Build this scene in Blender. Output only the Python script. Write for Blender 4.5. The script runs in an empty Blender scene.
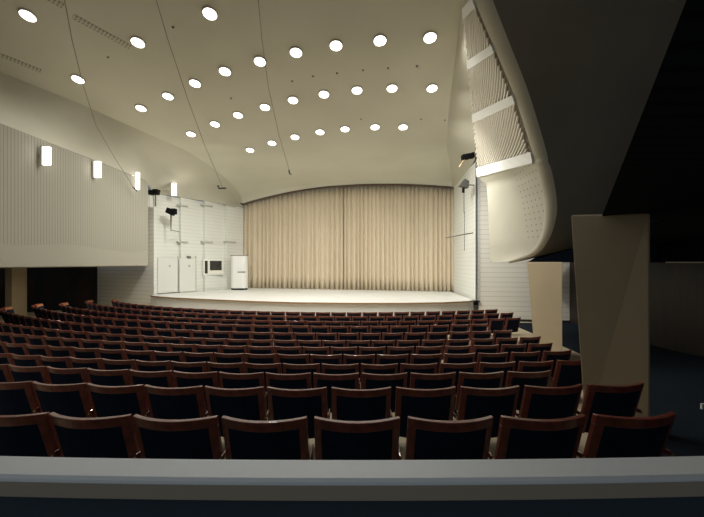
import bpy, math, random
from mathutils import Vector, Matrix
random.seed(7)
C = bpy.context.scene.collection
PI = math.pi

# ------------------------------------------------------------------ camera
F = 365.0; CX, HY, EYE = 352.0, 262.0, 2.58
cd = bpy.data.cameras.new('camera'); cam = bpy.data.objects.new('camera', cd); C.objects.link(cam)
cam.location = (0, 0, EYE); cam.rotation_euler = (PI/2, 0, 0)
cd.sensor_width = 36; cd.lens = F/704*36; cd.shift_y = 3.5/704; cd.clip_start = .05
bpy.context.scene.camera = cam
sc = bpy.context.scene
sc.view_settings.view_transform = 'Standard'; sc.view_settings.look = 'None'
sc.view_settings.gamma = 1; sc.view_settings.use_curve_mapping = False
sc.view_settings.exposure = 0.22
sc.cycles.max_bounces = 12; sc.cycles.diffuse_bounces = 7; sc.cycles.sample_clamp_indirect = 4
# ------------------------------------------------------------------ world (added cool ambient fill lifting the shadows, through the open rear)
w = bpy.data.worlds.new('world'); sc.world = w; w.use_nodes = True
w.node_tree.nodes['Background'].inputs[0].default_value = (0.78, 0.90, 1.0, 1)
w.node_tree.nodes['Background'].inputs[1].default_value = 0.14
LCOL = (1,.972,.915)
DOWN_W = 31.5        # watts of one ceiling downlight
STAGE_W = 38.0      # watts of one added stage fill, no fixture modelled

def area(name, loc, size, watts, color, rot=(0,0,0), spread=PI, shape='DISK', sy=None):
    l = bpy.data.lights.new(name, 'AREA'); l.shape = shape; l.size = size
    if sy: l.size_y = sy
    l.energy = watts; l.color = color; l.spread = spread
    o = bpy.data.objects.new(name, l); C.objects.link(o); o.location = loc; o.rotation_euler = rot
    return o

def P(px, py, Y):                       # a photo point at depth Y
    return Vector(((px-CX)/F*Y, Y, EYE+(HY-py)/F*Y))

# ------------------------------------------------------------------ materials
def mat(name, col, rough=.6, spec=.5, metal=0, coat=0, emit=None, es=0):
    m = bpy.data.materials.new(name); m.use_nodes = True
    b = m.node_tree.nodes['Principled BSDF']
    b.inputs['Base Color'].default_value = (*col, 1); b.inputs['Roughness'].default_value = rough
    b.inputs['Specular IOR Level'].default_value = spec; b.inputs['Metallic'].default_value = metal
    b.inputs['Coat Weight'].default_value = coat
    if emit: b.inputs['Emission Color'].default_value = (*emit, 1); b.inputs['Emission Strength'].default_value = es
    return m
def noisy(m, col2, scale=(1,1,1), nscale=3, detail=4, lo=.35, hi=.65, bump=0):
    nt = m.node_tree; N = nt.nodes; L = nt.links; b = N['Principled BSDF']
    tc = N.new('ShaderNodeTexCoord'); mp = N.new('ShaderNodeMapping'); mp.inputs['Scale'].default_value = scale
    n = N.new('ShaderNodeTexNoise'); n.inputs['Scale'].default_value = nscale; n.inputs['Detail'].default_value = detail
    r = N.new('ShaderNodeValToRGB'); r.color_ramp.elements[0].position = lo; r.color_ramp.elements[1].position = hi
    r.color_ramp.elements[0].color = b.inputs['Base Color'].default_value[:]; r.color_ramp.elements[1].color = (*col2, 1)
    L.new(tc.outputs['Object'], mp.inputs['Vector']); L.new(mp.outputs[0], n.inputs['Vector'])
    L.new(n.outputs['Fac'], r.inputs[0]); L.new(r.outputs[0], b.inputs['Base Color'])
    if bump:
        bp = N.new('ShaderNodeBump'); bp.inputs['Strength'].default_value = bump; bp.inputs['Distance'].default_value = .02
        L.new(n.outputs['Fac'], bp.inputs['Height']); L.new(bp.outputs[0], b.inputs['Normal'])
    return m
def lines(m, axis, pitch, duty, col2, bump=.5, zlo=None, dist=.02):
    """grooves of colour col2 repeating every pitch metres along axis; above height zlo only"""
    nt = m.node_tree; N = nt.nodes; L = nt.links; b = N['Principled BSDF']
    tc = N.new('ShaderNodeTexCoord'); sp = N.new('ShaderNodeSeparateXYZ'); L.new(tc.outputs['Object'], sp.inputs[0])
    def M(op, a, c=None):
        q = N.new('ShaderNodeMath'); q.operation = op
        for i, v in enumerate((a, c)):
            if v is None: continue
            if isinstance(v, (int, float)): q.inputs[i].default_value = v
            else: L.new(v, q.inputs[i])
        return q.outputs[0]
    f = M('FRACT', M('DIVIDE', sp.outputs[axis], pitch))
    g = M('LESS_THAN', f, duty)
    if zlo is not None:
        nz = N.new('ShaderNodeTexNoise'); nz.inputs['Scale'].default_value = .35; nz.inputs['Detail'].default_value = 0
        L.new(tc.outputs['Object'], nz.inputs['Vector'])
        zz = M('GREATER_THAN', sp.outputs[2], M('ADD', M('MULTIPLY', nz.outputs['Fac'], .6), zlo-.3))
        g = M('MULTIPLY', g, zz)
    old = b.inputs['Base Color']; mx = N.new('ShaderNodeMix'); mx.data_type = 'RGBA'
    if old.is_linked: L.new(old.links[0].from_socket, mx.inputs[6])
    else: mx.inputs[6].default_value = old.default_value[:]
    mx.inputs[7].default_value = (*col2, 1); L.new(g, mx.inputs[0]); L.new(mx.outputs[2], old)
    if bump:
        bp = N.new('ShaderNodeBump'); bp.inputs['Strength'].default_value = bump; bp.inputs['Distance'].default_value = dist; bp.invert = True
        L.new(g, bp.inputs['Height']); L.new(bp.outputs[0], b.inputs['Normal'])
    return m

M_ceil = noisy(mat('ceiling_paint', (.63,.61,.50), .7, .3), (.67,.65,.54), nscale=.4, detail=2)
M_plaster = noisy(mat('wall_plaster', (.53,.51,.415), .7, .3), (.57,.55,.45), nscale=.5, detail=2)
M_flute = lines(mat('fluted_panel', (.40,.385,.315), .7, .3), 1, .105, .28, (.30,.29,.235), .3, zlo=3.1)
M_siding = lines(mat('white_siding', (.84,.81,.70), .6, .3), 2, .21, .14, (.66,.65,.57), .3)
M_stagewall = lines(mat('stage_wall_brick', (.76,.775,.72), .6, .3), 2, .20, .10, (.64,.65,.59), .2)
M_white = mat('white_paint', (.80,.80,.76), .5)
M_band = mat('band_white', (.80,.81,.76), .5)
M_fin = mat('slat_paint', (.82,.78,.68), .6)
M_finback = mat('slat_backing', (.17,.14,.10), .8)  # tan backing, colour deepened to stand in for shadow between the slats
M_shell = noisy(mat('shell_plaster', (.54,.52,.42), .6, .3), (.57,.55,.45), nscale=.8, detail=2)
def dots(m, py, pz, rad, ymax, col):
    nt = m.node_tree; N = nt.nodes; L = nt.links; b = N['Principled BSDF']
    tc = N.new('ShaderNodeTexCoord'); sp = N.new('ShaderNodeSeparateXYZ'); L.new(tc.outputs['Object'], sp.inputs[0])
    def M(op, a, c=0.0):
        q = N.new('ShaderNodeMath'); q.operation = op
        for i, v in enumerate((a, c)):
            if isinstance(v, (int, float)): q.inputs[i].default_value = v
            else: L.new(v, q.inputs[i])
        return q.outputs[0]
    fy = M('SUBTRACT', M('FRACT', M('DIVIDE', sp.outputs[1], py)), .5); fz = M('SUBTRACT', M('FRACT', M('DIVIDE', sp.outputs[2], pz)), .5)
    fy = M('MULTIPLY', fy, py); fz = M('MULTIPLY', fz, pz)
    d = M('SQRT', M('ADD', M('MULTIPLY', fy, fy), M('MULTIPLY', fz, fz)))
    g = M('MULTIPLY', M('LESS_THAN', d, rad), M('LESS_THAN', sp.outputs[1], ymax)); g = M('MULTIPLY', g, M('GREATER_THAN', sp.outputs[2], 3.2))
    old = b.inputs['Base Color']; mx = N.new('ShaderNodeMix'); mx.data_type = 'RGBA'
    L.new(old.links[0].from_socket, mx.inputs[6]); mx.inputs[7].default_value = (*col, 1); L.new(g, mx.inputs[0]); L.new(mx.outputs[2], old)
    return m
dots(M_shell, .20, .17, .024, 11.0, (.30,.26,.20))
M_edge = mat('shell_edge_plaster', (.64,.61,.48), .6, .3)
M_under = noisy(mat('shell_underside_shaded', (.20,.18,.14), .75, .2), (.23,.21,.165), nscale=.6, detail=2)  # shell plaster darkened in its colour to stand in for shade
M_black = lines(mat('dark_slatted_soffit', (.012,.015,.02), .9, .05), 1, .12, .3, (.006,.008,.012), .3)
M_col = noisy(mat('column_plaster', (.40,.33,.22), .7, .3), (.43,.35,.23), nscale=.8, detail=2)
M_darkwood = noisy(mat('dark_wood_wall', (.03,.018,.014), .5, .4), (.012,.012,.014), (3,3,.2), 3, 3)
M_darkwall = noisy(mat('dark_velvet_wall', (.006,.010,.013), .7, .3), (.035,.014,.012), (2.5,2.5,.5), 1.2, 3, .45, .7)
M_floor = noisy(mat('pale_floor', (.50,.42,.28), .6, .3), (.56,.47,.32), nscale=2)
M_carpet = mat('dark_carpet', (.010,.016,.024), .95, .1)
M_stage = noisy(mat('stage_floor_white', (.73,.74,.71), .45, .4), (.70,.71,.67), nscale=.7)
M_rim = mat('stage_rim_wood', (.36,.22,.11), .5)
M_stagefront = mat('stage_front_white', (.88,.90,.90), .5)
M_wood = noisy(mat('mahogany', (.25,.052,.034), .32, .5, coat=.3), (.15,.032,.021), (1,1,1), 14, 4)
M_endwood = mat('orange_wood', (.48,.20,.09), .4)
M_navy = noisy(mat('navy_fabric', (.008,.014,.034), .95, .15), (.011,.020,.044), nscale=6)
M_metal = mat('black_metal', (.015,.015,.016), .5)
M_blackm = mat('lamp_housing_black', (.004,.004,.004), .8, .15)
M_greym = mat('lamp_housing_grey', (.12,.12,.10), .5)
M_brass = mat('brass', (.7,.5,.3), .35, metal=.8)
M_rail = mat('rail_paint', (.84,.87,.90), .42, .4)
M_railfront = mat('rail_front_brown', (.40,.35,.28), .5)  # browner, darker tone on the front face of the cap
M_parapet = mat('parapet_dark', (.03,.05,.08), .8)
M_lit = mat('lit_diffuser', (.9,.9,.9), .5, emit=(1,.98,.95), es=4.0)
M_litw = mat('lit_wall_glass', (.9,.9,.9), .5, emit=(1,.95,.90), es=3.0)
M_rimw = mat('light_rim', (.55,.52,.42), .5)
M_vent = lines(lines(mat('vent_grille', (.30,.28,.20), .7), 0, .085, .5, (.60,.57,.47), .3), 1, .2, .2, (.60,.57,.47), 0)
M_wire = mat('wire', (.22,.20,.15), .6)
M_glass = noisy(mat('dark_window_glass', (.04,.035,.03), .15, .6), (.012,.012,.010), (8,8,.3), 4)
M_door = mat('door_paint', (.70,.715,.66), .6)
M_seam = mat('seam_grey', (.46,.45,.39), .7)
def curtain_mat():
    m = noisy(mat('beige_curtain', (.66,.565,.42), .85, .15), (.62,.53,.39), (.3,.3,.1), 1.5, 2)
    return m
M_curt = curtain_mat()
M_track = mat('curtain_track', (.14,.08,.05), .6)

# ------------------------------------------------------------------ mesh helpers
class MB:
    def __init__(s): s.v = []; s.f = []
    def box(s, a, b):
        i = len(s.v); (x0,y0,z0),(x1,y1,z1) = a, b
        s.v += [(x0,y0,z0),(x1,y0,z0),(x1,y1,z0),(x0,y1,z0),(x0,y0,z1),(x1,y0,z1),(x1,y1,z1),(x0,y1,z1)]
        s.f += [tuple(i+k for k in q) for q in ((3,2,1,0),(4,5,6,7),(0,1,5,4),(1,2,6,5),(2,3,7,6),(3,0,4,7))]; return s
    def hexa(s, p):                     # 8 free corners, bottom ring then top ring
        i = len(s.v); s.v += [tuple(q) for q in p]
        s.f += [tuple(i+k for k in q) for q in ((3,2,1,0),(4,5,6,7),(0,1,5,4),(1,2,6,5),(2,3,7,6),(3,0,4,7))]; return s
    def grid(s, rows, flip=False):
        i = len(s.v); n = len(rows[0])
        for r in rows: s.v += [tuple(q) for q in r]
        for a in range(len(rows)-1):
            for b in range(n-1):
                q = (i+a*n+b, i+a*n+b+1, i+(a+1)*n+b+1, i+(a+1)*n+b)
                s.f.append(q[::-1] if flip else q)
        return s
    def prism(s, pts, z0, z1):          # plan polygon, vertical sides
        i = len(s.v); n = len(pts)
        s.v += [(p[0],p[1],z0) for p in pts] + [(p[0],p[1],z1) for p in pts]
        s.f += [tuple(range(i+n-1, i-1, -1)), tuple(range(i+n, i+2*n))]
        s.f += [(i+k, i+(k+1)%n, i+n+(k+1)%n, i+n+k) for k in range(n)]; return s
    def tube(s, pts, r, n=8):
        pts = [Vector(p) for p in pts]; rs = r if isinstance(r, (list, tuple)) else [r]*len(pts)
        i = len(s.v)
        for k, p in enumerate(pts):
            d = (pts[min(k+1, len(pts)-1)]-pts[max(k-1, 0)]).normalized()
            u = d.cross(Vector((0,0,1)) if abs(d.z) < .9 else Vector((1,0,0))).normalized(); v = d.cross(u)
            for a in range(n): s.v.append(tuple(p+rs[k]*(u*math.cos(2*PI*a/n)+v*math.sin(2*PI*a/n))))
        for k in range(len(pts)-1):
            for a in range(n): s.f.append((i+k*n+a, i+k*n+(a+1)%n, i+(k+1)*n+(a+1)%n, i+(k+1)*n+a))
        s.f += [tuple(i+a for a in range(n))[::-1], tuple(i+(len(pts)-1)*n+a for a in range(n))]; return s
    def build(s, name, m, parent=None, bevel=0, smooth=False, solid=0):
        me = bpy.data.meshes.new(name); me.from_pydata(s.v, [], s.f); me.materials.append(m); me.update()
        if smooth:
            for p in me.polygons: p.use_smooth = True
        o = bpy.data.objects.new(name, me); C.objects.link(o)
        if solid:
            q = o.modifiers.new('solid', 'SOLIDIFY'); q.thickness = abs(solid); q.offset = 1 if solid > 0 else -1
        if bevel:
            q = o.modifiers.new('bevel', 'BEVEL'); q.width = bevel; q.segments = 2; q.limit_method = 'ANGLE'
        if parent: o.parent = parent
        return o
def tag(o, label, cat, group=None):
    o['label'] = label; o['category'] = cat
    if group: o['group'] = group
    return o
def struct(o): o['kind'] = 'structure'; return o
def thing(name, label, cat, loc=(0,0,0), rz=0, group=None):
    o = bpy.data.objects.new(name, None); C.objects.link(o); o.location = loc; o.rotation_euler = (0,0,rz)
    return tag(o, label, cat, group)
def interp(x, tab):
    if x <= tab[0][0]: return tab[0][1]
    for (a, p), (b, q) in zip(tab, tab[1:]):
        if x <= b: return p+(q-p)*(x-a)/(b-a)
    return tab[-1][1]
def wall(name, a, b, z0, z1, m, t=.15):  # slab between plan points a and b, thickened to the left of a->b
    d = Vector((b[0]-a[0], b[1]-a[1])); n = Vector((-d.y, d.x)).normalized()*t
    q = MB(); q.prism([a, b, (b[0]+n.x, b[1]+n.y), (a[0]+n.x, a[1]+n.y)], z0, z1)
    return q.build(name, m)

# ------------------------------------------------------------------ row layout
RC = 0.0; DC = 30.6                                # rows are arcs about (0, DC)
# name: depth on axis, gap px, right end px, left end px, top height below the eye
ROWS = [  # nearest first
 (2.225, 404.3, 681, -60, .953), (3.19, 394, 647, -45, 1.10), (4.20, 360.5, 556, -40, 1.281), (5.16, 320.5, 597, -36, 1.44),
 (6.09, 342.6, 573.6, -32, 1.543), (7.16, 329.8, 555, -28, 1.665), (8.17, 321.3, 544, -24, 1.755), (9.15, 337.2, 515, -1, 1.78),
 (10.16, 329.3, 490, 32, 1.78), (10.98, 323.9, 522.5, 60, 1.78), (12.0, 317.9, 518, 86, 1.78), (12.93, 315.3, 501, 111, 1.78)]
zf_tab = sorted([(DC-Y, EYE-h-.80) for (Y, _, _, _, h) in ROWS]); zf_tab = [(r, max(z, 0)) for r, z in zf_tab]
zf_tab += [(29.3, .95), (29.5, .97), (34, .97)]
def zfloor(x, y): return interp(math.hypot(x-RC, y-DC), zf_tab)

# ------------------------------------------------------------------ floor
fl = MB(); rows = []
for i in range(61):
    r = 8 + i*.4433
    rows.append([(RC+r*math.sin(a), DC-r*math.cos(a), interp(r, zf_tab)) for a in [(-1.35+k*2.4/60) for k in range(61)]])
fl.grid(rows)
struct(fl.build('floor', M_floor))
# dark carpet of the right-hand aisle, laid on the floor
cp = MB(); rows = []
for i in range(40):
    y = 1.4+i*.36
    xl = interp(y, [(1.4, 2.2), (2.6, 2.5), (4.0, 3.0), (4.6, 3.5), (5.5, 3.9), (8.5, 5.4), (10, 6.4), (15.4, 6.6)])
    rows.append([(xl+(12-xl)*k/12, y, zfloor(xl+(12-xl)*k/12, y)+.012) for k in range(13)])
cp.grid(rows, True)
struct(cp.build('floor_aisle', M_carpet, solid=.01))

# ------------------------------------------------------------------ ceiling, cove, plaster walls
def zc(y): return EYE+7.9-.17*y
YC = 16.5; ZC = zc(YC)
XL = [(-1,-14), (6,-13), (11.5,-11.0), (13,-9.8), (14.9,-8.65), (16.5,-7.6)]
XR = [(-1,1.0), (5,1.6), (8.9,2.68), (10.9,3.08), (14.1,3.7), (16.5,4.3)]
c = MB(); rows = []
YS = sorted(set([-1+i*.875 for i in range(20)]+[6, 11.5, 13, 14.9, 5, 8.9, 10.9, 14.1, 16.5]))
for y in YS: rows.append([(interp(y, XL)+(interp(y, XR)-interp(y, XL))*k/24, y, zc(y)) for k in range(25)])
def curtain_pt(u):   # plan point on the curtain line for image slope u = X/Y
    Y = 21.857/(1+.249*u); return u*Y, Y
TOPS = [(243,203.5),(255,199.5),(270,196),(285,192.6),(300,189.8),(315,187.6),(330,185.9),(342,185.2),(355,184.3),(375,183.6),(400,183.6),(425,184.6),(452,186.5)]
def curtain_top(px):
    X, Y = curtain_pt((px-CX)/F); return Vector((X, Y, EYE+(HY-interp(px, TOPS))/F*Y))
for j in range(1, 11):
    ph = j/10*PI/2; r = []
    for k in range(25):
        px = 243+209*k/24; q = curtain_top(px) ; 
        x0 = -7.6+(4.3+7.6)*k/24
        r.append((x0+(q.x-x0)*math.sin(ph), YC+(q.y-YC)*math.sin(ph), q.z+(ZC-q.z)*math.cos(ph)))
    rows.append(r)
c.grid(rows)
struct(c.build('ceiling', M_ceil, smooth=True))
cove = [rows[len(YS)-1+j] for j in range(11)]
def loft(pairs, n=6, bow=0):
    return [[Vector(a).lerp(Vector(b), k/n)+Vector((-bow,0,bow*.6))*math.sin(PI*k/n) for k in range(n+1)] for a, b in pairs]
SWL0, SWL1 = Vector((-10.3,18.9,0)), Vector((-6.95,23.75,0))       # stage wall, left
pr = [((-13.5,3,zc(3)),(-10.2,3,6.5)), ((-13,6,zc(6)),(-10.03,6.5,6.5)), ((-11.9,9.1,zc(9.1)),(-9.85,10,6.47)), ((-11,11.5,zc(11.5)),(-9.75,12,6.43)), ((-9.8,13,zc(13)),(-9.66,14,6.4)), ((-8.65,14.9,zc(14.9)),(-9.5,16.8,6.33)), (cove[0][0], (-10.25,18.85,6.15))]
for j in range(1, 11):
    q = SWL0.lerp(SWL1, j/10); pr.append((cove[j][0], (q.x+.02, q.y, 6.15-.03*j/10)))
struct(MB().grid(loft(pr, 10, .28)).build('wall_left', M_plaster, smooth=True))
SWR0, SWR1 = Vector((5.45,16.1,0)), Vector((5.72,20.5,0))
pr = [((1.6,5,zc(5)),P(449,-80,6.9)), ((2.68,8.9,zc(8.9)),P(464,13,8.2)), ((3.08,10.9,zc(10.9)),P(469.3,73,10.6)), ((3.38,12.5,zc(12.5)),P(473.3,117,12.6)), ((3.7,14.1,zc(14.1)),P(475.5,143,14.1)), (cove[0][24],(5.42,16.1,7.08))]
for j in range(1, 11):
    q = SWR0.lerp(SWR1, j/10); pr.append((cove[j][24], (q.x, q.y, 7.08-.34*j/10)))
struct(MB().grid(loft(pr)).build('wall_right', M_plaster, smooth=True))

# left overhanging fluted wall: face, end and underside
ov = MB()
ov.grid([[(-10.3,-1,2.50),(-10.05,3,2.50),(-9.85,10,2.44),(-9.5,17,2.42)], [(-10.36,-1,2.47),(-10.11,3,2.47),(-9.9,10,2.41),(-9.56,17,2.39)]])
ov.grid([[(-10.3,-1,6.5),(-10.2,3,6.5),(-9.85,10,6.47),(-9.5,17,6.32)], [(-10.3,-1,4.5),(-10.1,3,4.5),(-9.85,10,4.4),(-9.5,17,4.4)], [(-10.3,-1,2.50),(-10.05,3,2.50),(-9.85,10,2.44),(-9.5,17,2.42)]])
ov.grid([[(-10.36,-1,2.47),(-10.11,3,2.47),(-9.9,10,2.41),(-9.56,17,2.39)], [(-18.5,-1,2.47),(-18.5,3,2.47),(-18,10,2.41),(-15,20.2,2.39)]])
ov.grid([[(-9.5,17,6.32),(-9.5,17,2.42),(-9.56,17,2.39)], [(-10.6,18.9,6.32),(-10.6,18.9,2.42),(-10.6,18.9,2.39)]])
struct(ov.build('wall_left_overhang', M_flute))
struct(wall('wall_left_siding', (-10.3,18.9), (-14.3,20.5), 0, 6.3, M_siding, -.2))
struct(wall('wall_left_dark', (-14.3,20.5), (-16.8,18.6), 0, 2.5, M_darkwall, -.2))
struct(wall('wall_left_rear', (-16.8,18.6), (-18.2,8), 0, 2.5, M_darkwall, -.2))

# stage wall left: four shallow stepped panels
d = (SWL1-SWL0); L = d.length; d.normalize(); n = Vector((d.y,-d.x,0))
sw = MB()
for k in range(4):
    a, b = SWL0+d*(L*k/4), SWL0+d*(L*(k+1)/4)
    a2 = a; b2 = b+n*(-.16)
    a2 = a + n*.06
    sw.prism([(a2.x,a2.y),(b2.x,b2.y),(b2.x-n.x*.3,b2.y-n.y*.3),(a2.x-n.x*.3,a2.y-n.y*.3)], 0, 6.13)
struct(sw.build('wall_stage_left', M_stagewall))
struct(wall('wall_stage_right', (SWR0.x,SWR0.y), (SWR1.x,SWR1.y), .86, 7.0, M_stagewall, -.18))
struct(wall('wall_right_siding', (11.2,15.2), (5.6,16.12), 0, 7.2, M_siding, -.15))
struct(wall('wall_right_far', (9.25,1), (9.25,15.6), 0, 2.56, M_darkwood, -.15))
struct(wall('wall_right_upper', (9.25,1), (9.25,15.6), 2.56, 9.0, M_black, -.15))
struct(wall('baseboard_right', (11.2,15.16), (6.6,15.92), 0, .10, M_metal, .03))
struct(wall('trim_1', (5.43,16.04), (5.47,16.03), .88, 7.08, M_greym, .03))
q = MB(); q.box((SWR0.x-.05,16.0,.84),(5.62,16.4,.88)); struct(q.build('trim_shadow_gap', M_metal))  # dark strip standing in for the shadow gap below the wall

struct(wall('wall_backstage', (-8.5,25.6), (8.5,21.6), 0, 9, M_parapet, .1))
# ------------------------------------------------------------------ stage
FR = [(-10.2,18.78),(-10.1,18.3),(-9.6,17.9),(-8.6,17.35),(-7.0,16.7),(-4.4,15.75),(-2.2,15.2),(0,15.0),(2,15.0),(3.7,15.2),(5.0,15.7),(5.36,16.05)]
st = thing('stage_platform', 'white stage platform with curved front edge below the curtain', 'stage')
back = [(5.60,20.5),(5.60,20.9),(-6.55,23.9),(-6.75,23.7)]
sd = MB(); sd.prism(FR+back, .86, .90)
sd.build('deck', M_stage, st)
def inset(pts, k): return [(p[0]*(1-k*.004) , p[1]+k) for p in pts]
MB().prism(inset(FR, .06)+back, 0, .855).build('front_panel', M_stagefront, st)
rm = MB()
for (a, b) in zip(FR, FR[1:]):
    rm.hexa([(a[0],a[1]-.03,.845),(b[0],b[1]-.03,.845),(b[0],b[1]+.02,.845),(a[0],a[1]+.02,.845),(a[0],a[1]-.03,.903),(b[0],b[1]-.03,.903),(b[0],b[1]+.02,.903),(a[0],a[1]+.02,.903)])
rm.build('rim', M_rim, st)

# ------------------------------------------------------------------ curtains
def curtain(px0, px1, nf, label, amp=.12):
    t = thing('stage_curtain', label, 'curtain', group=None)
    N_ = nf*10; top, bot, mid = [], [], []
    ph = 0; rows = [[] for _ in range(9)]
    rnd = random.Random(px0)
    w_ = [rnd.uniform(.75, 1.3) for _ in range(nf)]; tot = sum(w_); cum = [0]
    for x in w_: cum.append(cum[-1]+x/tot)
    for k in range(nf):
        am = amp*rnd.uniform(.7, 1.2)
        for j in range(10):
            s = cum[k]+(cum[k+1]-cum[k])*j/10; px = px0+(px1-px0)*s
            q = curtain_top(px); fold = am*(2*abs(math.sin(PI*j/10))**.75-1)
            for r in range(9):
                h = r/8
                zz = q.z-.02+( .905-q.z+.02)*h
                g = fold*(.45+.55*h)
                rows[r].append((q.x, q.y+.12-g+.1, zz))
    q = curtain_top(px1)
    for r in range(9): rows[r].append((q.x, q.y+.13, q.z-.02+(.905-q.z+.02)*r/8))
    MB().grid(rows).build('fabric', M_curt, t, smooth=True, solid=.01)
    tr = MB(); N2 = 24
    for k in range(N2):
        a = curtain_top(px0+(px1-px0)*k/N2); b = curtain_top(px0+(px1-px0)*(k+1)/N2)
        tr.hexa([(a.x,a.y,a.z-.10),(b.x,b.y,b.z-.10),(b.x,b.y+.05,b.z-.10),(a.x,a.y+.05,a.z-.10),(a.x,a.y,a.z-.02),(b.x,b.y,b.z-.02),(b.x,b.y+.05,b.z-.02),(a.x,a.y+.05,a.z-.02)])
    tr.build('track', M_track, t)
curtain(242.4, 343.0, 22, 'left half of the pleated beige stage curtain, beside the white cabinet')
curtain(343.3, 456, 26, 'right half of the pleated beige stage curtain, beside the grey lamp')

# ------------------------------------------------------------------ right-hand curved shell
LT = [(455,-80,7.0),(464,13,8.2),(468.3,63,10.1),(473.3,117,12.6),(477.3,169,14.6),(478.5,178,13.6),(486.5,184,13.3),(488,205,13.1),(489,228,13.0),(489.6,245,12.9),(490,255,12.9),(490.5,262,12.9)]
ET = [(449,-75,7.0),(475,1,7.6),(494,47,8.2),(515,98,8.9),(532.6,153,9.5),(534.5,164,9.6),(538,172,9.65),(542.5,193,9.9),(544,214,10.1),(540.5,236,10.4),(530,252,10.9),(508,261.5,11.8)]
LT = [P(*a) for a in LT]; ET = [P(*a) for a in ET]
def LE(t, s):
    i = min(int(t), len(LT)-2); f = t-i
    p0, p1, p2, p3 = ET[max(i-1,0)], ET[i], ET[i+1], ET[min(i+2,len(ET)-1)]
    e = .5*((2*p1)+(p2-p0)*f+(2*p0-5*p1+4*p2-p3)*f*f+(3*p1-p0-3*p2+p3)*f**3)
    return LT[i].lerp(LT[i+1], f).lerp(e, s)
def nrm(t, s):
    a = LE(t+.05, s)-LE(t-.05 if t > .05 else t, s); b = LE(t, 1)-LE(t, 0)
    n = a.cross(b).normalized(); return n if n.x < 0 else -n
shell = thing('balcony_shell', 'curved pale balcony shell with slatted and perforated face on the right', 'balcony')
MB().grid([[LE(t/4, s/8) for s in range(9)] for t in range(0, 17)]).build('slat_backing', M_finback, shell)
MB().grid([[LE(t/4, s/8) for s in range(9)] for t in range(20, 45)]).build('perforated_panel', M_shell, shell, smooth=True)
def plate(t0, t1, dep, m, name):
    q = MB(); K = 8
    out = [[LE(t0+(t1-t0)*a, k/K)+nrm((t0+t1)/2, .5)*dep for k in range(K+1)] for a in (0, 1)]
    inn = [[LE(t0+(t1-t0)*a, k/K)-nrm((t0+t1)/2, .5)*.02 for k in range(K+1)] for a in (0, 1)]
    q.grid([inn[0], out[0], out[1], inn[1], inn[0]])
    q.f.append((0, K+1, 2*(K+1), 3*(K+1))); q.f.append(tuple(K+x*(K+1) for x in (3,2,1,0)))
    return q.build(name, m, shell)
plate(4.0, 5.0, .07, M_band, 'band')
plate(2.93, 3.09, .05, M_band, 'band'); plate(1.93, 2.09, .05, M_band, 'band'); plate(.93, 1.09, .05, M_band, 'band')
for bay, (t0, t1) in enumerate(((3.09, 4.0), (2.09, 2.93), (1.09, 1.93), (.3, .93))):
    q = MB(); slope = .50/.91; n_ = (20, 15, 11, 7)[bay]
    for k in range(-n_, n_):
        s0 = (k+.5)/n_; pts = []
        for a in range(25):
            t = t1+(t0-t1)*a/24; s = s0+slope*(t1-t)
            if 0.005 <= s <= .975: pts.append((t, s))
        if len(pts) < 2: continue
        hw = .20/n_; nn = nrm((t0+t1)/2, .5)*.045
        ra, rb, rc, rd = [], [], [], []
        for t, s in pts:
            ra.append(LE(t, max(s-hw, 0))); rb.append(LE(t, max(s-hw, 0))+nn); rc.append(LE(t, min(s+hw, 1))+nn); rd.append(LE(t, min(s+hw, 1)))
        q.grid([ra, rb, rc, rd])
        e = len(q.v); 
    o = q.build('slat_screen', M_fin, shell)
# rounded edge
ts = [t/6 for t in range(0, 67)]
def d1(t): 
    k = min(max((t-8)/3, 0), 1); v = Vector((0,-1,0)).lerp(Vector((0,-.1,-1)), k); return v.normalized()
D2 = Vector((1,0,0))
R1 = lambda t: .23*(1-.75*min(max((t-8)/3, 0), 1))
rows = [[LE(t, 1)+R1(t)*(d1(t)*math.sin(a*PI/12)+D2*(1-math.cos(a*PI/12))) for a in range(7)] for t in ts]
edge = [r[-1] for r in rows]
MB().grid(rows).build('rounded_edge', M_edge, shell, smooth=True)
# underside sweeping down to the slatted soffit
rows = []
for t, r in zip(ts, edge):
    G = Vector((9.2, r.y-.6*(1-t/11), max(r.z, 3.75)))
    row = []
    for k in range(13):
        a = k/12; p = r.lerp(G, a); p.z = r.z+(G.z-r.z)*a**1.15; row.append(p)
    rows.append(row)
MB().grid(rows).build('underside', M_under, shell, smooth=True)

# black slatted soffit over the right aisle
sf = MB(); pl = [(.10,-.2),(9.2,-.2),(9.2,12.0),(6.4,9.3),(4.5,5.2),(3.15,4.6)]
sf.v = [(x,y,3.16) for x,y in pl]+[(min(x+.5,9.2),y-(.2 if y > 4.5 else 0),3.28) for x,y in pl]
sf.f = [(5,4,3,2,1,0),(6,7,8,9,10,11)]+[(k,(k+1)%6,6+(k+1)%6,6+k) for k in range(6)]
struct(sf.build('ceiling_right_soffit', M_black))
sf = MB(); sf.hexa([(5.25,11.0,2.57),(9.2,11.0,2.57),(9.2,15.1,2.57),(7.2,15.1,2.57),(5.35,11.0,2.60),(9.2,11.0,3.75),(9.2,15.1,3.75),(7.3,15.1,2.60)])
struct(sf.build('ceiling_right_beam', M_parapet))

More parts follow.
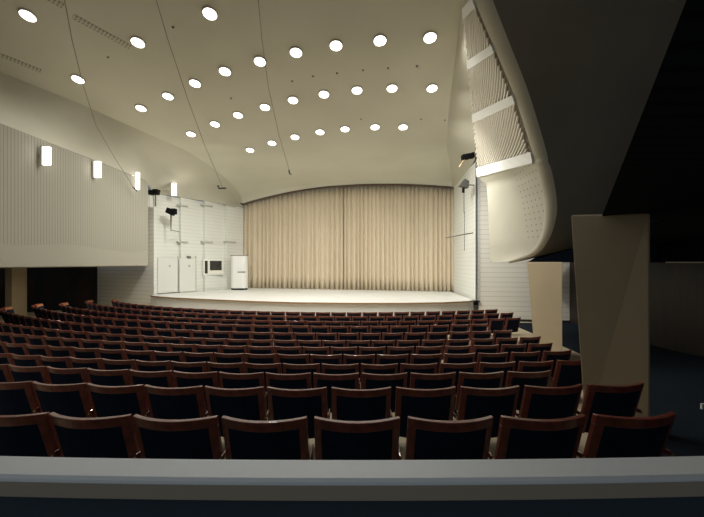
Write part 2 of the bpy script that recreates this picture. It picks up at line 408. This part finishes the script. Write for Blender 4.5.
# ------------------------------------------------------------------ columns
def column(label, near, far_b, far_t, zn, zf, kk=1.09):   # tapering fin: near edge, far edge at foot and top, all in plan
    zb = min(zfloor(*near), zfloor(*far_b))-.1; T = .36
    nr = (near[0]*kk, near[1]*kk)
    q = MB(); q.hexa([(near[0],near[1],zb),(nr[0],nr[1],zb),(far_b[0]+T,far_b[1],zb),(far_b[0],far_b[1],zb),(near[0],near[1],zn),(nr[0],nr[1],zn),(far_t[0]+T,far_t[1],zf),(far_t[0],far_t[1],zf)])
    return tag(q.build('tapered_column', M_col, bevel=.02), label, 'column')
column('large tapered pale column nearest the parapet, behind the right ends of the rows', (3.47,4.25), (3.10,4.86), (2.93,4.9), 3.15, 3.21, 1.06)
column('smaller tapered pale column on the right, near the white siding wall', (5.30,9.2), (5.25,10.5), (5.22,10.9), 2.58, 2.58, 1.05)
q = MB(); q.box((-15.6,16.4,-.05),(-15.28,17.17,2.40)); tag(q.build('square_column', M_col, bevel=.02), 'pale square column under the left overhang, against the dark wall', 'column')

# ------------------------------------------------------------------ parapet rail
rl = thing('parapet', 'pale painted parapet rail with a wide flat top in front of the seats', 'railing')
def arc(r, z, a0=-.12, a1=.12, n=40): return [(r*math.sin(a0+(a1-a0)*k/n), DC-r*math.cos(a0+(a1-a0)*k/n), z) for k in range(n+1)]
RN, RF = DC-1.165, DC-1.30
zt = EYE-.70
MB().grid([arc(RN-.0, zt-.048), arc(RN, zt-.02), arc(RN-.006, zt-.006), arc(RN-.018, zt), arc(RF+.01, zt), arc(RF, zt-.008), arc(RF, zt-.05), arc(RN-.0, zt-.048)], True).build('cap', M_rail, rl, smooth=False)
MB().grid([arc(RN+.0005, zt-.062), arc(RN+.0005, zt-.014)]).build('cap_front', M_railfront, rl)
MB().grid([arc(RN-.02, .9), arc(RN-.02, zt-.05), arc(RF+.02, zt-.05), arc(RF+.02, .6)], True).build('wall_panel', M_parapet, rl)

# ------------------------------------------------------------------ theatre seats
BW = .263
def yb(x, z): return -.075*(1-(x/BW)**2)+(.80-z)*.31
def sheet(xs, zs, t, off=0):
    """curved slab: grid in x,z, thickness t towards the stage"""
    q = MB(); nx = len(xs)
    ring = []
    back = [[(x, yb(x, z)+off, z) for x in xs] for z in zs]; front = [[(x, yb(x, z)+off+t, z) for x in xs] for z in zs]
    q.grid(back); i = len(q.v); q.grid(front, True)
    nz = len(zs)
    B = lambda a, b: a*nx+b
    for b in range(nx-1):
        q.f.append((B(0,b+1), B(0,b), i+B(0,b), i+B(0,b+1))); q.f.append((B(nz-1,b), B(nz-1,b+1), i+B(nz-1,b+1), i+B(nz-1,b)))
    for a in range(nz-1):
        q.f.append((B(a,0), B(a+1,0), i+B(a+1,0), i+B(a,0))); q.f.append((B(a+1,nx-1), B(a,nx-1), i+B(a,nx-1), i+B(a+1,nx-1)))
    return q
lin = lambda a, b, n: [a+(b-a)*k/n for k in range(n+1)]
def make_seat():
    t = thing('theatre_seat', 'x', 'seat')
    sheet(lin(-BW, BW, 12), [.735, .77, .80], .042).build('top_rail', M_wood, t, bevel=.006)
    for s in (-1, 1):
        xs = sorted([s*BW, s*(BW-.046)])
        sheet(lin(xs[0], xs[1], 2), lin(.30, .736, 4), .036).build('stile', M_wood, t, bevel=.004)
    sheet(lin(-BW+.046, BW-.046, 10), lin(.31, .736, 3), .05, -.008+.012).build('back_upholstery', M_navy, t)
    q = MB(); q.hexa([(-.18,.15,.40),(.18,.15,.40),(.18,.22,.38),(-.18,.22,.38),(-.18,.075,.70),(.18,.075,.70),(.18,.14,.71),(-.18,.14,.71)]); q.build('seat_cushion', M_navy, t, bevel=.03)
    q = MB(); q.box((.268,.05,.50),(.280,.22,.535)); q.build('armrest', M_wood, t, bevel=.006)
    q = MB(); q.box((-.22,.16,.31),(.28,.20,.345)); q.box((-.02,.15,.0),(.02,.22,.32)); q.box((-.05,.08,0),(.05,.30,.012)); q.box((.268,.15,.31),(.279,.20,.51)); q.build('support_frame', M_metal, t)
    q = MB(); q.box((.269,.038,.508),(.282,.050,.522)); q.build('arm_tip', M_brass, t)
    return t
proto = make_seat(); proto_parts = list(proto.children); used = False
def copy_seat(loc, rz):
    global used
    if not used: used = True; r = proto
    else:
        r = proto.copy(); C.objects.link(r)
        for ch in proto_parts:
            c2 = ch.copy(); C.objects.link(c2); c2.parent = r
    r.location = loc; r.rotation_euler = (0,0,rz); return r
ORD = 'first second third fourth fifth sixth seventh eighth ninth tenth eleventh twelfth thirteenth fourteenth fifteenth sixteenth seventeenth eighteenth nineteenth twentieth'.split()
ORD += ['twenty-'+x for x in ORD[:9]]+['thirtieth']+['thirty-'+x for x in ORD[:9]]+['fortieth']+['forty-'+x for x in ORD[:9]]
NR = len(ROWS); count = 0
endp = None
for ri, (Y0, gap, rend, lend, h) in enumerate(ROWS):
    R = DC-Y0
    def th_of(px):     # near-side angle whose ray passes the pixel column
        u = (px-CX)/F; f = lambda a: (RC+R*math.sin(a))/(DC-R*math.cos(a))-u
        lo, hi = -math.acos(R/DC)-.02, math.acos(R/DC)+.02
        if f(lo) > 0: return lo
        for _ in range(50):
            m_ = (lo+hi)/2
            if f(m_) < 0: lo = m_
            else: hi = m_
        return lo
    tg = th_of(gap); a1, a0 = th_of(rend), th_of(lend)
    wid = lambda a: min(max((.570 if ri == 0 else .566 if ri == 1 else .56)+(.022 if ri == 0 else .014)*R*math.sin(a), (.552 if ri > 1 else .546)), .598)/R
    edges = [tg]
    while edges[-1]+wid(edges[-1])*.5 < a1: edges.append(edges[-1]+wid(edges[-1]))
    while edges[0]-wid(edges[0]) > a0: edges.insert(0, edges[0]-wid(edges[0]))
    row = []
    for ea, eb in reversed(list(zip(edges, edges[1:]))):
        a = (ea+eb)/2; row.append((RC+R*math.sin(a), DC-R*math.cos(a), a))
    if ri >= 7:        # the left ends curl in towards the stage
        e = edges[0]; x, y = RC+R*math.sin(e), DC-R*math.cos(e); ang = e
        for turn in (.22, .60):
            aa = ang-turn; x -= .30*math.cos(aa); y -= .30*math.sin(aa); row.append((x, y, aa)); x -= .29*math.cos(aa); y -= .29*math.sin(aa)
    rn = (f'{ORD[ri]} row from the parapet' if ri else 'row nearest the parapet') if ri < 6 else (f'{ORD[NR-1-ri]} row from the stage' if ri < NR-1 else 'row nearest the stage')
    for j, (x, y, a) in enumerate(row):
        z = EYE-h-.80
        # the back's top corners stand on the row's arc
        s = copy_seat((x, y, max(z, 0)), a); count += 1
        side = f'{ORD[j]} seat from the aisle end' if j else 'aisle-end seat'
        s['label'] = f'navy wooden-rimmed seat, {ORD[j]} from the right end, {rn}'
        s['group'] = 'theatre seats in the '+rn
        if ri >= 7 and j >= len(row)-1:
            q = sheet(lin(-BW+.02, BW-.02, 8), lin(.42, .78, 3), .015, .055); o = q.build('front_panel', M_endwood, s); o['label'] = 'pale orange wooden front of the seat back'
print('SEATS', count)

def ceil_pt(px, py): Y = 7.9/((HY-py)/F+.17); return Vector(((px-CX)/F*Y, Y, zc(Y)))
# ------------------------------------------------------------------ ceiling lights
DL = [(28,14),(78,78),(138,41),(210,12),(141,107),(168,95),(195,82),(225,70),(260,60),(296,51),(336,44),(380,39),(430,36),
      (191,133),(215,123),(238,114),(265,106),(293,99),(324,93),(357,89),(392,87),(432,87),
      (250,149),(272,142),(295,136),(320,131),(345,128),(375,126),(403,126)]
rowname = lambda i: 'nearest rear corner' 
LBL = {0:'round ceiling downlight farthest to the rear left, beside a pale glow',1:'round ceiling downlight above the first wall lamp, crossed by a wire',2:'round ceiling downlight at the end of the long dotted vent',3:'round ceiling downlight alone between the two left hanging wires'}
for i, (px, py) in enumerate(DL):
    X, Y, z = ceil_pt(px, py)
    if i in LBL: lab = LBL[i]
    elif i < 13: lab = f'round ceiling downlight, {ORD[12-i]} from the shell side in the rear long row'
    elif i < 22: lab = f'round ceiling downlight, {ORD[21-i]} from the shell side in the middle row'
    else: lab = f'round ceiling downlight, {ORD[28-i]} from the shell side in the row nearest stage'
    t = thing('ceiling_downlight', lab, 'ceiling light', (X, Y, z), 0, 'round downlights in the auditorium ceiling')
    if i == 0:
        q = MB(); q.tube([(0,0,-.03),(0,0,.06)], .170, 24); dm = q.build('diffuser', M_lit, t)
        q = MB(); q.grid([[(r*math.cos(a*PI/12), r*math.sin(a*PI/12), zz) for a in range(25)] for r, zz in ((.170,-.030),(.179,-.036),(.189,-.02),(.199,.09))]); rmn = q.build('rim', M_rimw, t, smooth=True)
    else:
        for o in (dm, rmn): c2 = o.copy(); C.objects.link(c2); c2.parent = t
    t.rotation_euler = (-.26, 0, 0); t.location.z -= .03
    area('downlight_lamp', (X, Y-.015, z-.10), .36, DOWN_W*interp(X, [(-9,.40),(-3,1.0),(0,1.12)]), LCOL, rot=(.12,0,0), spread=2.8)
def aim(o, tgt):
    v = Vector(tgt)-o.location; o.rotation_euler = v.to_track_quat('-Z', 'Y').to_euler()
for x, y, z, tx, ty, tz, wt in ((-5.2,14.2,7.2,-8,21.5,2.6,.8),(-1.6,13.8,7.2,-2,20,2,1.2),(2.6,13.8,7.2,3,19,2,1.0),(1.5,12.6,7.4,7.6,16,2.6,1.5),(-5.0,13.6,7.3,-11.5,19.3,1.5,.9)):
    a = area('stage_fill', (x,y,z), .5, STAGE_W*wt, LCOL, spread=1.6); aim(a, (tx,ty,tz))  # unseen fills added to brighten the stage, curtain and side walls
for X, Y, tx in ((-12.4,15.4,'nearest the square column'),):
    t = thing('ceiling_downlight', 'small round downlight under the left overhang, '+tx, 'ceiling light', (X, Y, 2.39), 0, 'downlights under the left overhang')
    for o in (dm, rmn): c2 = o.copy(); C.objects.link(c2); c2.parent = t; c2.scale = (.5,.5,.4)
    area('downlight_lamp', (X, Y, 2.36), .2, 24, (1,.92,.76), spread=2.9)
# ------------------------------------------------------------------ wall lamps
WL = [(46.5,156,7.5,18,11.4,-9.78,'bright box wall lamp nearest the parapet on the fluted left wall'),(97.5,169.5,6.3,16,13.6,0,'second bright box wall lamp on the fluted left wall, between its neighbours'),
      (137.5,181,3.6,17,16.1,0,'narrow bright wall lamp beside a column of small bulbs'),(174,189.5,4.6,12,19.0,0,'bright wall lamp above the white stage side wall')]
for i, (px, py, wpx, hpx, Y, _, lab) in enumerate(WL):
    c0 = P(px, py, Y); hw = wpx/F*Y/2; hh = hpx/F*Y/2
    t = thing('wall_lamp', lab, 'wall lamp', (c0.x, c0.y, c0.z), 0, 'box lamps along the left wall')
    MB().box((-hw,-.05,-hh),(hw,.05,hh)).build('glass_box', M_litw, t, bevel=.015)
    MB().box((-hw*.8-.06,-.06,-hh-.02),(-hw*.8,.06,hh+.02)).build('back_plate', M_rimw, t)
    MB().box((-.5 if i < 3 else -1.0,-.015,-.04),(-hw*.8,.015,.04)).build('bracket', M_rimw, t)
    a = area('wall_lamp_light', (c0.x+hw+.03, c0.y-.05, c0.z), .15, 7, (1,.88,.72), rot=(0,-PI/2,0), shape='RECTANGLE', sy=.5)
    if i == 2:
        for k in range(4):
            MB().tube([(-.19,-.03,.30-k*.16),(-.19,-.03,.22-k*.16)], .035, 10).build('bulb', M_litw, t)
        MB().box((-.24,-.0,-.75),(-.14,.04,.38)).build('bulb_strip', M_rimw, t)

# ------------------------------------------------------------------ hanging microphones and wires
def wire(pts, r=.012): return MB().tube(pts, r, 6)
def curve(pts, n=6):
    out = []
    for a, b in zip(pts, pts[1:]):
        for k in range(n): out.append(Vector(a).lerp(Vector(b), k/n))
    out.append(Vector(pts[-1])); return out
t = thing('hanging_microphone', 'small bar microphone on the long wire above the left stage wall', 'microphone')
wire([P(152,-14,7.27), P(168,40,8.4), P(188,100,9.9), P(205,146,11), P(222,186,12)], .008).build('wire', M_wire, t)
wire([P(218,185.5,12), P(219,188.5,12), P(224,188,12), P(226,188.3,12)], .03).build('bar', M_metal, t)
t = thing('hanging_microphone', 'hook-ended microphone wire hanging above the stage curtain', 'microphone')
wire([P(257,-14,7.27), P(262,40,8.6), P(268.5,88,10.2), P(279,135,11.6), P(289.5,171,12.8)], .008).build('wire', M_wire, t)
wire([P(289,170,12.8), P(289.5,173.5,12.8), P(291.5,174.5,12.8)], .03).build('hook', M_metal, t)
t = thing('hanging_wire', 'leftmost wire hanging from the ceiling past the wall lamps', 'wire')
wire([P(62,-14,7.27), P(72,40,8.6), P(83,85,10.5), P(96,125,12.2), P(116,160,14), P(134,188,15.6)], .009).build('wire', M_wire, t)
wire([P(133,187,15.6), P(137,191,15.6)], .03).build('bar', M_metal, t)

# ------------------------------------------------------------------ ceiling vents and buttons

for (a, b, lab) in (((73,16),(130,47),'long dotted ceiling vent between two hanging wires'),((-4,53),(41,71),'dotted ceiling vent at the left end above the wall corner'),((42,-6),(63,6),'dotted ceiling vent cut by the top edge of the picture')):
    p, q_ = ceil_pt(*a), ceil_pt(*b); dd = (q_-p); ln = dd.length; rz = math.atan2(dd.y, dd.x); nz = Vector((0,.17,1)).normalized()
    q = MB(); q.box((0,-.10,-.012),(ln,.10,.0)); o = q.build('ceiling_vent', M_vent); ax = dd.normalized(); ay = nz.cross(ax)
    o.matrix_world = Matrix(((ax.x,ay.x,nz.x,p.x),(ax.y,ay.y,nz.y,p.y),(ax.z,ay.z,nz.z,p.z),(0,0,0,1)))
    tag(o, lab if 'picture' not in lab else 'short dotted ceiling vent between the rear downlight and the first wire', 'vent')
pos = [((108,57),'beside the long dotted vent'),((173,27),'beside the second wire'),((231,98),'between rear and middle downlight rows'),((292,81),'under the sixth rear downlight'),((313,76),'left of the wire-free bay'),((337,73),'below the third rear downlight'),((363,70),'between second and third rear downlights'),((388,68),'below the second rear downlight'),((417,66),'below the first rear downlight'),((421,119),'right of the last stage-side downlight'),((445,120),'closest to the right plaster wall'),((361,119),'above the second stage-side downlight')]
for k, ((px, py), tx) in enumerate(pos):
    p = ceil_pt(px, py); q = MB(); q.tube([(0,0,-.03),(0,0,0)], [.025,.035], 10); o = q.build('ceiling_button', M_wire); o.location = p
    tag(o, 'tiny dark ceiling sprinkler '+tx, 'sprinkler', 'tiny dark sprinklers in the ceiling')

# ------------------------------------------------------------------ things at the stage sides
def stage_pt(px): # point on the left stage wall line
    u = (px-CX)/F; a, b = SWL0, SWL1; dd = b-a; k = (u*a.y-a.x)/(dd.x-u*dd.y); return a+dd*k
wd = math.atan2((SWL1-SWL0).y, (SWL1-SWL0).x)
def onwall(px, py): p = stage_pt(px); return Vector((p.x, p.y, EYE+(HY-py)/F*p.y))
# spotlight on box at the wall corner
c0 = P(153,192.5,18.0)
t = thing('spotlight', 'black spotlight on a white box at the top corner of the fluted wall', 'stage light', c0)
MB().box((-.26,-.14,-.11),(.28,.14,.10)).build('housing', M_blackm, t, bevel=.02)
MB().box((.05,-.16,.06),(.29,.16,.14)).build('barn_door', M_blackm, t)
MB().box((-.33,-.1,-.72),(-.08,.15,-.13)).build('box', M_white, t, bevel=.01)
MB().tube([(.12,0,-.11),(.12,0,-.68)], .035).build('bracket', M_greym, t)
c0 = P(171,211.5,18.6)
t = thing('spotlight', 'black tilted spotlight on a thin stem in front of the left stage wall', 'stage light', c0)
MB().hexa([(-.24,-.15,-.05),(.1,-.15,-.22),(.1,.15,-.22),(-.24,.15,-.05),(-.14,-.15,.2),(.22,-.15,.02),(.22,.15,.02),(-.14,.15,.2)]).build('housing', M_blackm, t, bevel=.02)
MB().box((.06,-.14,-.14),(.26,.14,.14)).build('rear_cap', M_blackm, t, bevel=.02)
MB().tube([(0,0,-.1),(0,.0,-.45),(.0,0,-1.0)], [.05,.04,.015]).build('stem', M_greym, t)
MB().tube([(0,0,-.95),(.0,.9,-.95)], .02).build('wall_arm', M_greym, t)
c0 = P(468.5,156.5,14.6)
t = thing('spotlight', 'pair of small black spotlights at the top of the right stage wall', 'stage light', c0)
MB().hexa([(-.26,-.12,-.14),(.06,-.12,-.09),(.06,.12,-.09),(-.26,.12,-.14),(-.28,-.12,.05),(.04,-.12,.12),(.04,.12,.12),(-.28,.12,.05)]).build('housing', M_blackm, t, bevel=.015)
MB().hexa([(.10,-.12,-.08),(.22,-.12,-.06),(.22,.12,-.06),(.10,.12,-.08),(.08,-.12,.13),(.21,-.12,.15),(.21,.12,.15),(.08,.12,.13)]).build('second_housing', M_blackm, t, bevel=.01)
MB().tube([(-.16,0,-.12),(-.36,.1,-.42)], .025).build('strap', M_brass, t)
c0 = P(464,184.5,16.0)
t = thing('spotlight', 'grey spotlight hanging beside the right edge of the curtain', 'stage light', c0)
MB().hexa([(-.24,-.14,-.08),(.16,-.14,-.18),(.16,.14,-.18),(-.24,.14,-.08),(0,-.14,.24),(.20,-.14,.12),(.20,.14,.12),(0,.14,.24)]).build('housing', M_greym, t, bevel=.02)
MB().tube([(-.03,0,-.15),(-.03,0,-.36)], .06).build('yoke', M_blackm, t)
MB().tube([(0,0,-.3),(0,0,-1.25)], .014).build('stem', M_metal, t)
MB().tube([(.05,.05,0),(.52,.25,.02)], .025).build('wall_arm', M_greym, t)
MB().tube([(-.75,.2,-2.32),(-.05,.0,-2.2),(.4,0,-2.12)], .025).build('cross_bar', M_greym, t)
MB().tube([(.02,0,-1.2),(.02,0,-2.9)], .012).build('cable', M_greym, t)
# white cabinet on the stage
p = P(240,287.5,22.3)
t = thing('stage_cabinet', 'rounded white cabinet with dark base standing on the stage beside the curtain', 'cabinet', (p.x, p.y-.1, .905))
def rr(w_, d_, r, z0, z1):
    pts = []
    for cx_, cy_, a0 in ((w_-r, d_-r, 0), (-w_+r, d_-r, 90), (-w_+r, -d_+r, 180), (w_-r, -d_+r, 270)):
        for k in range(6): a = math.radians(a0+18*k); pts.append((cx_+r*math.cos(a), cy_+r*math.sin(a)))
    q = MB(); q.prism(pts, z0, z1); return q
rr(.50,.35,.30,.10,2.05).build('body', M_white, t)
rr(.47,.33,.28,0,.10).build('base', M_blackm, t)
MB().box((.0,-.365,1.05),(.45,-.34,1.10)).build('handle', M_metal, t)
rr(.52,.37,.30,2.05,2.08).build('lid', M_greym, t)
# window in stage wall
a, b = onwall(203.5,274), onwall(222.5,260.5)
wn = Vector((math.sin(wd), -math.cos(wd), 0))
def wallbox(name, px0, py0, px1, py1, off, t_, m, parent=None):
    A, B = onwall(px0, py1), onwall(px1, py0); q = MB(); z0, z1 = A.z, (onwall((px0+px1)/2, py0)).z; z0 = onwall((px0+px1)/2, py1).z
    o1, o2 = wn*off, wn*(off+t_)
    q.hexa([(A.x+o2.x,A.y+o2.y,z0),(B.x+o2.x,B.y+o2.y,z0),(B.x+o1.x,B.y+o1.y,z0),(A.x+o1.x,A.y+o1.y,z0),(A.x+o2.x,A.y+o2.y,z1),(B.x+o2.x,B.y+o2.y,z1),(B.x+o1.x,B.y+o1.y,z1),(A.x+o1.x,A.y+o1.y,z1)])
    return q.build(name, m, parent)
wf = struct(wallbox('window_1', 203, 259.5, 223, 275, -.1, .16, M_stagewall))
wallbox('pane', 204.2, 260.8, 207, 273.5, .062, .01, M_glass, wf)
wallbox('pane', 209.3, 260.8, 221, 270.3, .062, .01, M_glass, wf)
wallbox('sill', 209.3, 270.3, 221, 273.5, .062, .02, M_fin, wf)
# doors
for k, (x0, x1) in enumerate(((157,177),(178.5,195))):
    dr = struct(wallbox(f'door_{k+1}', x0, 258, x1, 291.5 if k else 292.5, .06, .03, M_door))
    wallbox('seam', x1-.3, 256, x1+.3, 291, .06, .05, M_seam, dr)
    wallbox('handle', (x0+x1)/2+1, 265, (x0+x1)/2+2.5, 267, .09, .03, M_seam, dr)
# small ledges
k = 0
for y_, hs in ((205.8, 'upper'), (242, 'lower')):
    for nme, (x0, x1) in (('above the doors',(177,187)),('above the window',(201,212)),('nearest the curtain',(224,235))):
        o = wallbox('wall_bracket', x0, y_-.6, x1, y_+.7, -.05, .16, M_seam); tag(o, f'small grey bracket of the {hs} pair row, {nme}' if 0 else f'thin grey {hs} wall bracket {nme} on the left stage wall', 'bracket', 'thin brackets on the left stage wall')
o = wallbox('camera_box', 186.5, 256, 189.5, 258.5, .02, .12, M_greym); tag(o, 'small dark box above the door in the left stage wall', 'box')
# aisle marker at the right edge
p = P(703.5,408,5.4)
q = MB(); q.box((p.x-.02,p.y,zfloor(p.x,p.y)+.0),(p.x+.05,p.y+.03,p.z+.06)); tag(q.build('step_marker', M_white), 'small white marker standing in the dark right aisle', 'marker')
# pale ledge on the dark right wall
p0 = P(668,262.5,9.6)
q = MB(); q.box((9.10,8.9,2.555),(9.25,10.6,2.585)); tag(q.build('wall_ledge', M_edge), 'thin pale ledge on the dark wood wall beyond the large column', 'ledge')
